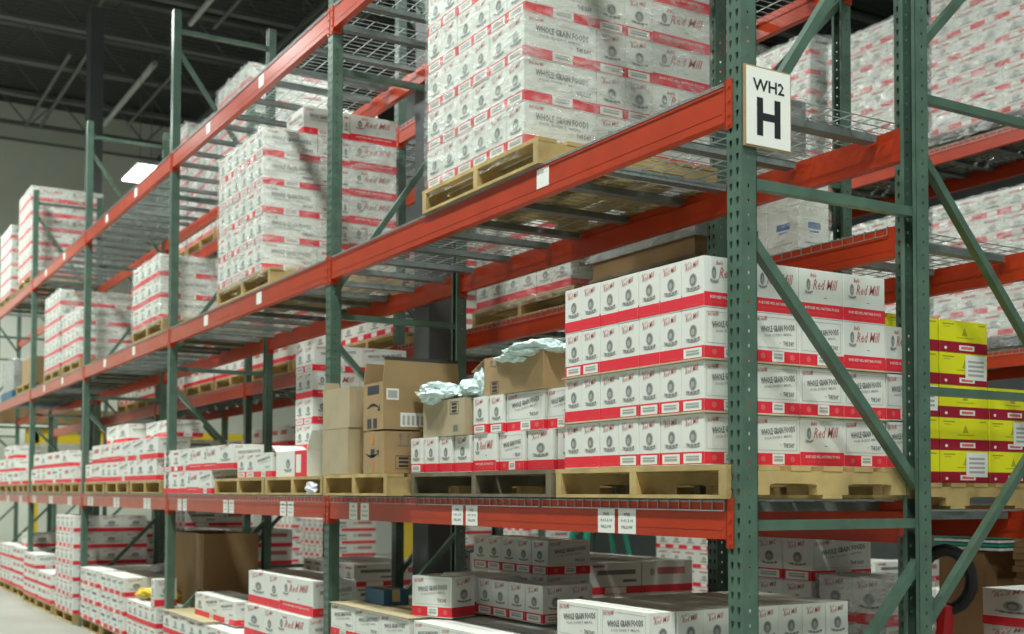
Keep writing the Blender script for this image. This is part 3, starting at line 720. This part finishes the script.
# bay 2, lowest level
G = 'cartons on pallets left of the second post'
ZD = Z1 + DK
def row(L, x0, y, z, items, h, d=.24, right='WG', start=0, hh=None):
    x = x0
    for i, (w, k) in enumerate(items):
        carton(x, y, z, w - .004, d, h - .002, k, right, 'white red-banded carton, %s from left of the %s' % (ORD[i + start], L), 'cartons of the ' + L); x += w
W6 = [(.24, 'WG'), (.24, 'WG'), (.24, 'E'), (.24, 'E'), (.24, 'E'), (.24, 'RM')]
row('bottom tier right of third post', -7.62, 0, ZD, [(.24, 'E'), (.24, 'E'), (.24, 'E'), (.36, 'RM'), (.35, 'WG')], .19)
row('second tier right of third post', -7.62, 0, ZD + .19, [(.26, 'EL'), (.26, 'EL'), (.26, 'WG'), (.40, 'RM'), (.40, 'RM'), (.40, 'E')], .19)
pallet('cartons and opened box in second bay', -6.10, -4.95, .0, ZD); pallet('tall carton stack left of second post', -4.92, -3.85, .0, ZD)
row('pair beside the opened white box', -5.60, .02, zp, [(.20, 'EL'), (.20, 'EL'), (.36, 'WG')], .175)
# opened white carton
r = open_box('opened white carton with raised lid on the second bay pallet', (-4.75, .02, zp), .58, .30, .17, 'white', flaps=((0, 0), (1, .4), (0, 0), (1, 1.2)), name='open_carton')
b = MB(); F = Face(b, (0,0,0), (1,0,0), (0,0,1), (0,-1,0), .58, .17); F.rect(.62, 0, 1, 1, 'red', 1); F.rect(.66, .15, .82, .85, 'label', 2); emblem(F, .4, .5, .07, .2); b.build('printed_front', r)
load('tall stack left of second post', -4.70, .26, zp, 2, .17, [(.36, .17, 'WG'), (.36, .17, 'RM')], 5, .185, kf='E', kfun=lambda t, i, j, a, b_: ('EL' if t % 2 == 0 else 'E', 'RM' if t in (1, 2, 3) else 'WG'))
# bay 3, lowest level
for k, (a, c) in enumerate(((-11.1, -10.1), (-10.0, -9.0), (-8.9, -7.75))): pallet('%s pallet load from left, third bay' % ORD[k], a, c, .0, ZD)
row('bottom tier of third bay', -11.05, 0, zp, [(.28, 'E'), (.5, 'RM'), (.28, 'E'), (.28, 'E'), (.28, 'E'), (.45, 'WG'), (.28, 'E'), (.40, 'E'), (.40, 'E')], .20, d=.3)
row('second tier of third bay', -10.7, 0, zp + .20, [(.4, 'RM'), (.5, 'RM'), (.5, 'RM'), (.45, 'WG'), (.5, 'WG'), (.5, 'E')], .20, d=.3)
row('top tier of third bay', -10.45, .1, zp + .40, [(.5, 'WG'), (.5, 'E')], .20, d=.3)
row('upper right pair of third bay', -8.7, .1, zp + .40, [(.45, 'WG'), (.45, 'RM')], .16, d=.3)
# bays 4 and 5
for k, (a, c) in enumerate(((-14.8, -13.8), (-13.6, -12.6), (-12.4, -11.4))): pallet('%s pallet load from left, fourth bay' % ORD[k], a, c, .0, ZD)
row('bottom tier of fourth bay', -14.8, 0, zp, [(.40, 'WG'), (.40, 'E'), (.40, 'E'), (.40, 'RM'), (.40, 'WG'), (.40, 'E'), (.40, 'RM'), (.40, 'WG')], .20, d=.35)
row('second tier of fourth bay', -14.6, 0, zp + .20, [(.5, 'RM'), (.5, 'E'), (.5, 'RM'), (.5, 'RM'), (.5, 'E')], .20, d=.35)
row('bottom tier of fifth bay', -18.5, 0, zp, [(.55, 'RM'), (.45, 'E'), (.45, 'E'), (.55, 'WG'), (.55, 'RM'), (.5, 'WG')], .20, d=.4)
row('second tier of fifth bay', -18.5, 0, zp + .20, [(.55, 'WG'), (.55, 'RM'), (.55, 'E'), (.55, 'E')], .20, d=.4)
row('top tier of fifth bay', -17.4, 0, zp + .40, [(.55, 'WG'), (.55, 'E')], .20, d=.4)
for k, (a, c) in enumerate(((-18.5, -17.3), (-17.2, -16.1), (-16.0, -15.1))): pallet('%s pallet load from left, fifth bay' % ORD[k], a, c, .0, ZD)

# middle level, front rack
z2 = Z2 + DK
INTER = [(.40, .163, 'WF'), (.163, .40, 'EL'), (.163, .40, 'EL'), (.36, .163, 'RM')]
def kA(t, i, j, a, b_):
    return ('EL' if j == 0 else 'WG'), b_
pallet('wrapped stack left of the sign', -2.44, -1.30, -.02, z2)
load('wrapped stack left of the sign', -1.45, .0, z2 + PH, 6, .163, INTER, 6, .203, kfun=kA, wrap=True)
pallet('wrapped stack behind second post', -6.10, -4.86, .0, z2)
load('wrapped stack behind second post', -5.02, .0, z2 + PH, 6, .175, [(.41, .175, 'WF'), (.18, .41, 'EL'), (.07, .41, 'E'), (.38, .175, 'RM')], 5, .205, kfun=kA, wrap=False)
zq = z2 + PH + 5 * .205
for j, (y_, d_, k) in enumerate(((.30, .29, 'WF'), (.60, .06, 'E'), (.665, .375, 'RM'))):
    carton(-5.02 - .36, y_, zq, .358, d_ - .004, .203, k if k != 'RM' else 'WG', k, 'white carton on very top of wrapped stack behind second post, %s from aisle' % ORD[j], 'cartons of the wrapped stack behind second post')
film('wrapped stack behind second post', -6.07, -5.02, 0, 1.04, z2 + PH - .05, zq)
pallet('low wrapped stack at the third post', -8.9, -7.75, .0, z2)
load('low wrapped stack at the third post', -7.85, .0, z2 + PH, 4, .26, [(.50, .26, 'WF'), (.50, .26, 'WF')], 3, .20, kf='E', wrap=True)
pallet('tall wrapped stack of fourth bay', -13.9, -12.8, .0, z2); pallet('lower wrapped stack of fourth bay', -12.6, -11.5, .0, z2)
load('tall wrapped stack of fourth bay', -12.82, .0, z2 + PH, 4, .26, [(.5, .26, 'RM'), (.5, .26, 'WF')], 5, .20, kf='E', wrap=True)
load('lower wrapped stack of fourth bay', -11.55, .0, z2 + PH, 4, .26, [(.5, .26, 'WF'), (.5, .26, 'WF')], 3, .20, kf='E', wrap=True)
pallet('brown box far left', -16.3, -15.1, .0, z2)
closed_box('brown cardboard box on the far left middle shelf', (-16.1, .05, z2 + PH), .95, .8, .38, 'tan')
film('grey bundle far left', -17.9, -16.8, 0.02, .9, z2 + .02, z2 + .62)
b = MB(); b.box(-17.9, .03, z2 + .13, -16.8, .88, z2 + .60, 'silver'); tag(b.build('wrapped_bundle'), 'pale wrapped bundle at the far left edge, middle shelf', 'bundle')
b = MB(); b.box(-17.95, 0, z2, -16.75, .95, z2 + .12, 'bluebox'); tag(b.build('blue_pallet'), 'blue pallet under the pale bundle at far left', 'pallet')
# top level, front rack
z3 = Z3 + DK
pallet('tall wrapped stack on far top shelf', -16.3, -15.15, .0, z3)
load('tall wrapped stack on far top shelf', -15.2, .0, z3 + PH, 4, .27, [(.5, .27, 'RM'), (.5, .27, 'RM')], 6, .215, kf='E', wrap=True)
pallet('further wrapped stack on far top shelf', -18.3, -17.1, .0, z3)
load('further wrapped stack on far top shelf', -17.1, .0, z3 + PH, 4, .28, [(.5, .28, 'RM'), (.5, .28, 'RM')], 5, .215, kf='E', wrap=True)

# floor level, front rack
pallet('floor load below the sign side', -1.20, -.45, .0, 0)
def kF1(t, i, j, a, b_): return 'WG', ('EL' if j == 5 else 'E')
load('floor load below the sign side', -.50, -.02, PH, 2, .32, [(.131, .32, 'E')] * 8, 5, .195, kf='WG', kfun=kF1, full_top=True)
pallet('middle floor load of nearest bay', -2.50, -1.30, .0, 0); pallet('left floor load of nearest bay', -3.72, -2.62, .0, 0, m='wood2')
load('middle floor load of nearest bay', -1.28, -.02, PH, 4, .31, [(.24, .31, 'E')], 4, .19, kf='WG')
load('left floor load of nearest bay', -2.58, -.02, PH, 3, .355, [(.24, .355, 'E')], 4, .19, kf='WG')
b = MB(); b.box(-3.66, -.03, 0, -2.56, .99, .004, 'kraft'); tag(b.build('slip_sheet', None, (0, 0, PH + .762)), 'tan kraft sheet covering left floor load of nearest bay', 'slip sheet')
b = MB(); b.box(-3.64, .24, 0, -2.60, .96, .74, 'white'); b.box(-2.50, .24, 0, -1.30, .96, .76, 'white'); b.box(-3.60, .98, 0, -2.6, .985, .7, 'red'); tag(b.build('carton', None, (0, 0, PH)), 'closed white cartons filling the back of the nearest bay floor loads', 'carton')
zf = PH + .768
carton(-2.66, .04, zf, .27, .20, .215, 'WG', 'E', 'single upright white carton standing on the left floor load', 'loose floor cartons', rz=.42)
closed_box('dark blue small box lying on the left floor load', (-3.50, .14, zf), .26, .16, .09, 'bluebox')
load('back floor tier in nearest bay', -1.86, .36, PH + .78, 4, .165, [(.15, .165, 'EL'), (.15, .165, 'EL')], 1, .19, kf='EL')
carton(-2.765, .36, PH + .78, .24, .28, .188, 'RM', 'WG', 'white carton at left end of back floor tier', 'cartons of the back floor tier')
carton(-2.99, .40, PH + .78, .22, .28, .188, 'E', 'WG', 'white carton just behind the single upright carton', 'cartons of the back floor tier')
load('raised back tier in nearest bay', -2.32, .68, PH + .79, 5, .165, [(.28, .165, 'WG')], 2, .19, kf='EL')
# bay 2 floor
pallet('right floor load of second bay', -4.98, -3.88, .0, 0); pallet('left floor load of second bay', -7.5, -6.3, .0, 0); pallet('middle floor load of second bay', -6.22, -5.1, 0, 0)
load('left floor load of second bay', -6.26, -.02, PH, 5, .25, [(.13, .25, 'E')] * 4, 2, .195, kf='E', full_top=True)
b = MB(); b.box(-7.5, -.03, 0, -6.25, .6, .004, 'kraft'); tag(b.build('slip_sheet', None, (0, 0, PH + .392)), 'tan kraft sheet on left floor load of second bay', 'slip sheet')
load('middle floor load of second bay', -5.12, -.02, PH, 4, .27, [(.24, .27, 'E'), (.24, .27, 'E')], 2, .19, kf='WG', full_top=True)
load('right floor load of second bay', -4.00, -.02, PH, 4, .26, [(.24, .26, 'E'), (.24, .26, 'E')], 2, .19, kf='E', full_top=True)
row('tier standing on second bay floor loads', -6.95, .1, PH + .392, [(.26, 'E'), (.40, 'WG'), (.42, 'WG')], .19, d=.3)
row('upper cartons of second bay floor', -5.40, .02, PH + .384, [(.42, 'E'), (.24, 'E'), (.62, 'RM')], .235, d=.3)
row('topmost cartons of second bay floor', -5.40, .05, PH + .62, [(.42, 'E'), (.24, 'E'), (.62, 'RM')], .235, d=.3)
row('cartons left of the topmost second bay cartons', -6.10, .42, PH + .574, [(.36, 'WG'), (.34, 'WG')], .235, d=.3)
open_box('big open brown carton behind the second bay floor cartons', (-8.45, .30, PH + .10), 1.05, .50, .95, 'brown', flaps=((0,0),(0,0),(0,0),(0,0)))
b = MB(); b.box(-8.4, .32, 0, -7.45, .78, .10, 'wood2'); tag(b.build('skid', None, (0, 0, PH)), 'dark skid under the big open brown carton', 'skid')
# bay 3 floor
pallet('front floor load of third bay', -8.9, -7.75, .0, 0); pallet('stepped floor load of third bay', -10.1, -9.0, 0, 0); pallet('stack at the fourth post', -11.15, -10.2, 0, 0)
load('front floor load of third bay', -7.78, -.02, PH, 5, .22, [(.14, .22, 'E')] * 4, 2, .19, kf='E', full_top=True)
carton(-7.95, -.02, PH + .384, .13, .2, .25, 'EL', 'E', 'white carton standing upright against the third post', 'loose floor cartons')
load('stepped floor load of third bay', -9.02, -.02, PH, 4, .27, [(.24, .27, 'E')] * 3, 3, .19, kf='WG', full_top=True)
load('stack at the fourth post', -10.25, -.02, PH, 3, .30, [(.30, .30, 'E')] * 3, 3, .19, kf='WG', full_top=True)
load('rear stack of third bay floor', -9.0, .74, PH + .574, 5, .26, [(.24, .26, 'E')], 2, .19, kf='E')
bags('yellow and cream torn bags lying on third bay floor cartons', (-8.45, .2, PH + .44), (.28, .16, .05), 3, 21, 'yellowpaint')
bags('pale torn plastic lying on rear cartons of third bay', (-9.5, .5, PH + .66), (.25, .14, .06), 2, 23, 'clearbag')
# bay 4 floor: tall stack
pallet('tall floor stack of fourth bay', -12.55, -11.4, -.05, 0)
load('tall floor stack of fourth bay', -11.42, -.05, PH, 4, .28, [(.28, .28, 'E'), (.28, .28, 'E'), (.28, .28, 'E')], 6, .19, kf='EL')
pallet('low floor load of fourth bay', -13.9, -12.8, -.05, 0)
load('low floor load of fourth bay', -12.85, -.05, PH, 3, .33, [(.33, .33, 'WG'), (.33, .33, 'WG')], 2, .19, kf='RM', full_top=True)
pallet('far floor load of fourth bay', -15.0, -14.0, -.05, 0)
load('far floor load of fourth bay', -14.0, -.05, PH, 3, .33, [(.33, .33, 'WG'), (.33, .33, 'WG')], 3, .19, kf='RM', full_top=True)
pallet('right floor load of fifth bay', -16.4, -15.3, 0, 0); pallet('left floor load of fifth bay', -17.8, -16.6, 0, 0)
load('right floor load of fifth bay', -15.3, 0, PH, 3, .36, [(.4, .36, 'WG'), (.4, .36, 'WG')], 3, .20, kf='RM', full_top=True)
load('left floor load of fifth bay', -16.6, 0, PH, 3, .38, [(.4, .38, 'WG'), (.4, .38, 'WG')], 3, .20, kf='E', full_top=True)
carton(-16.2, .1, PH + .602, .5, .4, .2, 'WG', 'E', 'single white carton on top of right floor load, fifth bay', 'loose floor cartons')

# ================================================================== second rack
q2 = R2Y + .04; zr = [z + DK for z in R2Z]
# yellow cartons
pallet('yellow cartons', -1.55, -.56, q2, zr[0])
ky = lambda t, i, j, a, b_: ('Y', 'YL' if (t + j) % 2 == 0 else 'Y')
zy = zr[0] + PH
for t in range(5):
    for j in range(3 if t < 3 else 2):
        yj = q2 + .10 + j * .345
        carton(-.60 - .20, yj, zy + t * .152, .198, .335, .150, 'Y', 'YL' if (t * 2 + j) % 3 == 1 else 'Y', 'yellow carton with crimson base, %s tier up, %s from the left' % (ORD[t], ORD[j]), 'yellow cartons', base='yellow')
        if j == 0: carton(-1.01, yj, zy + t * .152, .198, .335, .150, 'Y', 'Y', 'yellow carton with crimson base, second row in, %s tier up' % ORD[t], 'yellow cartons', base='yellow')
# loads on second rack
load('wrapped second rack stack near column', -3.02, q2, zr[1] + PH, 6, .20, [(.4, .2, 'WF'), (.4, .2, 'WF')], 4, .20, kf='E', wrap=True)
pallet('wrapped second rack stack near column', -4.28, -2.98, q2, zr[1], m='wood')
b = MB(); b.box(-2.80, q2 + .02, .0, -1.85, q2 + .8, .10, 'brown'); b.box(-2.82, q2 + .01, .10, -1.83, q2 + .82, .95, 'silver')
tag(b.build('wrapped_bundle', None, (0, 0, zr[1] + PH)), 'silver-grey wrapped bundle on second rack above the white stack', 'bundle'); pallet('silver-grey bundle', -2.82, -1.82, q2, zr[1], m='wood2')
film('silver-grey bundle', -2.82, -1.83, q2 + .01, q2 + .82, zr[1] + PH + .1, zr[1] + PH + .95, .03)
load('wrapped white boxes with blue marks', -1.07, q2 + .02, zr[1], 2, .22, [(.20, .22, 'B')], 2, .23, kf='B', wrap=True, adj='plain white')
def bayx(i, k): return xs2[i] - PW - .04 - k * 1.215      # right edge of the k-th load in bay i
for i, k, ti, lv in ((2,0,4,1),(2,1,4,1),(2,2,3,1),(3,0,3,1),(3,1,4,1),(3,2,4,1),(4,0,4,1),(4,1,3,1),(1,2,3,0),(2,0,3,0),(2,1,2,0),(2,2,3,0),(3,0,2,0),(3,1,2,0),(3,2,3,0),(4,0,2,0),(4,1,2,0),(1,0,4,0),(1,1,3,0)):
    xr = bayx(i, k)
    pallet('%s load from right, bay %s, %s shelf of second rack' % (ORD[k], ORD[i], LV[lv][0]), xr - 1.12, xr, q2, zr[lv])
    load('background', xr, q2, zr[lv] + PH, 4, .275, [(.4, .275, 'WF'), (.4, .275, 'RM')], ti, .20, kf=('E', 'RM', 'EL')[(i + k) % 3], solo=False)
for n, (i, k, ti) in enumerate(((3,0,8),(3,1,7),(3,2,8),(2,2,4))):
    L = '%s wrapped stack on second rack top shelf' % ORD[n]; xr = bayx(i, k)
    pallet(L, xr - 1.15, xr, q2, zr[2])
    load('background', xr, q2, zr[2] + PH, 4, .28, [(.45, .28, 'WF'), (.45, .28, 'RM')], ti, .20, kf='E', solo=False)
    film(L, xr - 1.12, xr, q2, q2 + .9, zr[2] + PH, zr[2] + PH + ti * .20, .04, 'film2')
# floor level of second rack
load('dark-shaded stack under the right lowest beam', -1.00, R2Y + .06, PH, 3, .19, [(.40, .22, 'WG')], 6, .202, kf='EL', solo=True)
pallet('dark-shaded stack under the right lowest beam', -1.58, -.98, R2Y + .04, 0, d=.9)
pallet('wrapped load near red pallet jack', -.95, -.52, R2Y + .05, 0, d=.9)
load('wrapped load near red pallet jack', -.55, R2Y + .06, PH, 2, .20, [(.30, .20, 'WG')], 5, .21, kf='E', wrap=True, full_top=True)
for n, (xr, y, ti) in enumerate(((-2.9, R2Y + .1, 5), (-4.15, R2Y + .1, 5), (-6.5, R2Y + .1, 4), (-9.9, R2Y, 5), (-13.4, R2Y, 5), (-11.4, R2Y, 6), (-15.1, R2Y, 4))):
    load('background', xr, y, PH, 5, .24, [(.4, .24, 'WF'), (.4, .24, 'RM')], ti, .20, kf='EL', solo=False, full_top=True)
    pallet('%s floor load behind the front rack' % ORD[n], xr - 1.2, xr, y, 0, d=.9)

# ================================================================== far rack and beyond
def far_load(xr, y, z, ti, wrap, nm, h=.20, n=4):
    random.seed(nm)
    load('background', xr, y, z + PH, n, .24, [(.45, .24, 'WF'), (.45, .24, 'RM')], ti, h, kf='EL', solo=False)
    pallet(nm, xr - 1.2, xr, y, z, m='wood2')
    if wrap: film(nm, xr - .96, xr, y, y + .9, z + .02, z + PH + ti * h, .05, 'film2')
k = 0
for z, ti in ((R3Z[2] + DK, 9), (R3Z[1] + DK, 6)):
    for xr in (.78, -.43, -1.62, -2.96, -4.18, -5.38, -6.70, -7.92, -9.13):
        far_load(xr, R3Y + .02, z, ti - (3 if (z > 4 and k == 4) else (2 if k == 5 else 0)), True, '%s wrapped stack from right, %s shelf of far rack' % (ORD[k % 9], 'upper' if z > 4 else 'middle')); k += 1
for n, xr in enumerate((.7, -.6, -1.8, -3.2, -4.6, -6.9, -9.1)):
    far_load(xr, R3Y + .02, 0, 3 + n % 3, False, '%s floor stack from right of far rack' % ORD[n])
for n, (x, y, ti) in enumerate(((-12.6, 5.4, 6), (-14.6, 4.3, 5), (-16.8, 4.6, 7), (-13.6, 7.4, 6), (-18.6, 3.6, 6), (-19.8, 6.0, 7))):
    far_load(x, y, 0, ti, False, '%s stack standing in the far open floor' % ORD[n])
# ladder
r = empty('step_ladder', (-8.75, 4.9, 0), 'green fibreglass step ladder standing beyond the rack', 'ladder')
for s in (0, .5):
    b = MB(); b.bar((.0 + s * .8 + .05, .0, 0), (.12 + s * .35, .35, 2.2), .045, .07, 'teal'); b.build('side_rail', r)
    b = MB(); b.bar((.0 + s * .8 + .05, .95, 0), (.12 + s * .35, .45, 2.2), .035, .05, 'teal'); b.build('rear_rail', r)
for i in range(7):
    z = .28 + i * .28; t = z / 2.2; b = MB(); b.box(.05 + .07*t, .35*t - .03, z, .45 - .15*t, .35*t + .05, z + .025, 'channel'); b.build('step', r)
b = MB(); b.box(.10, .33, 2.18, .32, .50, 2.22, 'teal'); b.build('top_cap', r)
# pallet jack behind the right frame
r = empty('pallet_jack', (-1.08, 2.26, 0), 'red pallet jack with black loop handle right of the rear post', 'pallet jack', rz=math.radians(40))
b = MB(); b.tube([(0, -.04, .35), (.02, -.10, .7), (.05, -.20, 1.00)], [.065, .055, .045], 'jackred', 10); b.box(-.07, -.09, .28, .07, .05, .42, 'jackred'); b.build('tiller', r)
b = MB(); b.tube([(.05 - .12 * math.sin(q), -.24 - .05 * math.cos(q + 3.14), 1.12 - .15 * math.cos(q)) for q in [2 * math.pi * i_ / 20 for i_ in range(21)]], .032, 'rubber', 10); b.build('loop_handle', r)
b = MB(); b.tube([(0, 0, .05), (0, 0, .38)], .07, 'jackred', 12); b.box(-.26, .02, .09, .26, .22, .30, 'jackred'); b.build('pump_body', r)
for s in (-1, 1):
    b = MB(); b.box(s*.19 - .08, .2, .03, s*.19 + .08, 1.05, .09, 'jackred'); b.build('fork', r)
    b = MB(); b.tube([(s*.10 - .03, 0, .09), (s*.10 + .03, 0, .09)], .09, 'rubber', 14); b.build('wheel', r)
# flattened cardboard stack and cartons at the right edge
pallet('flattened brown cardboard', -1.47, -.32, 3.45, 0, d=1.0)
b = MB()
for i in range(33):
    j = random.uniform(-.012, .012); b.box(-1.5 + j, 3.47 + j, i * .037, -.45 + j, 4.35 + j, i * .037 + .034, 'brown')
tag(b.build('cardboard_stack', None, (0, 0, PH)), 'tall stack of flattened brown cardboard at the right edge', 'cardboard stack', kind=None)
pallet('white cartons by the right edge', -.97, -.25, 2.42, 0, d=1.0)
load('white cartons by the right edge', -.25, 2.44, PH, 2, .34, [(.30, .34, 'RM'), (.30, .34, 'E'), (.3, .34, 'WG')], 5, .19, kf='E', full_top=True)
b = MB(); b.box(-2.08, 3.5, 0, -1.74, 4.1, 1.19, 'brown'); tag(b.build('cardboard_box'), 'dark brown box behind the red pallet jack', 'cardboard box')
b = MB()
for i in range(6): b.box(-2.10, 3.48, 1.20 + i * .024, -1.62, 4.1, 1.216 + i * .024, 'teal' if i % 2 else 'clearbag')
tag(b.build('sheet_bundle'), 'striped teal and white bundle of sheets on the dark box', 'sheet bundle')
# far left end of hall
b = MB(); b.box(XL + 1.2, 1.2, 2.55, XL + 1.35, 7.0, 2.85, 'yellowpaint'); 
for y in (1.3, 4.0, 6.8): b.box(XL + 1.2, y, 0, XL + 1.35, y + .15, 2.85, 'yellowpaint')
tag(b.build('guard_rail'), 'yellow barrier beam in front of the pale far wall', 'guard rail')
b = MB(); b.box(XL + .9, .2, 2.95, XL + 1.6, 3.6, 3.25, 'brown'); tag(b.build('shelf_board'), 'dark board above the yellow barrier beam, far left', 'board')
#FINDKEEP
for a_, k_ in FILMS: make_film(*a_, **k_)
o = STUFF.build('background_cartons'); tag(o, 'white and red cartons stacked on the racks further back', 'cartons', kind='stuff')
print('CARTONS', nbox[0], 'objects', len(D.objects))
for o in D.objects:
    if not o.parent and 'label' in o and not 4 <= len(o['label'].split()) <= 16: print('LABELLEN', len(o['label'].split()), o['label'])
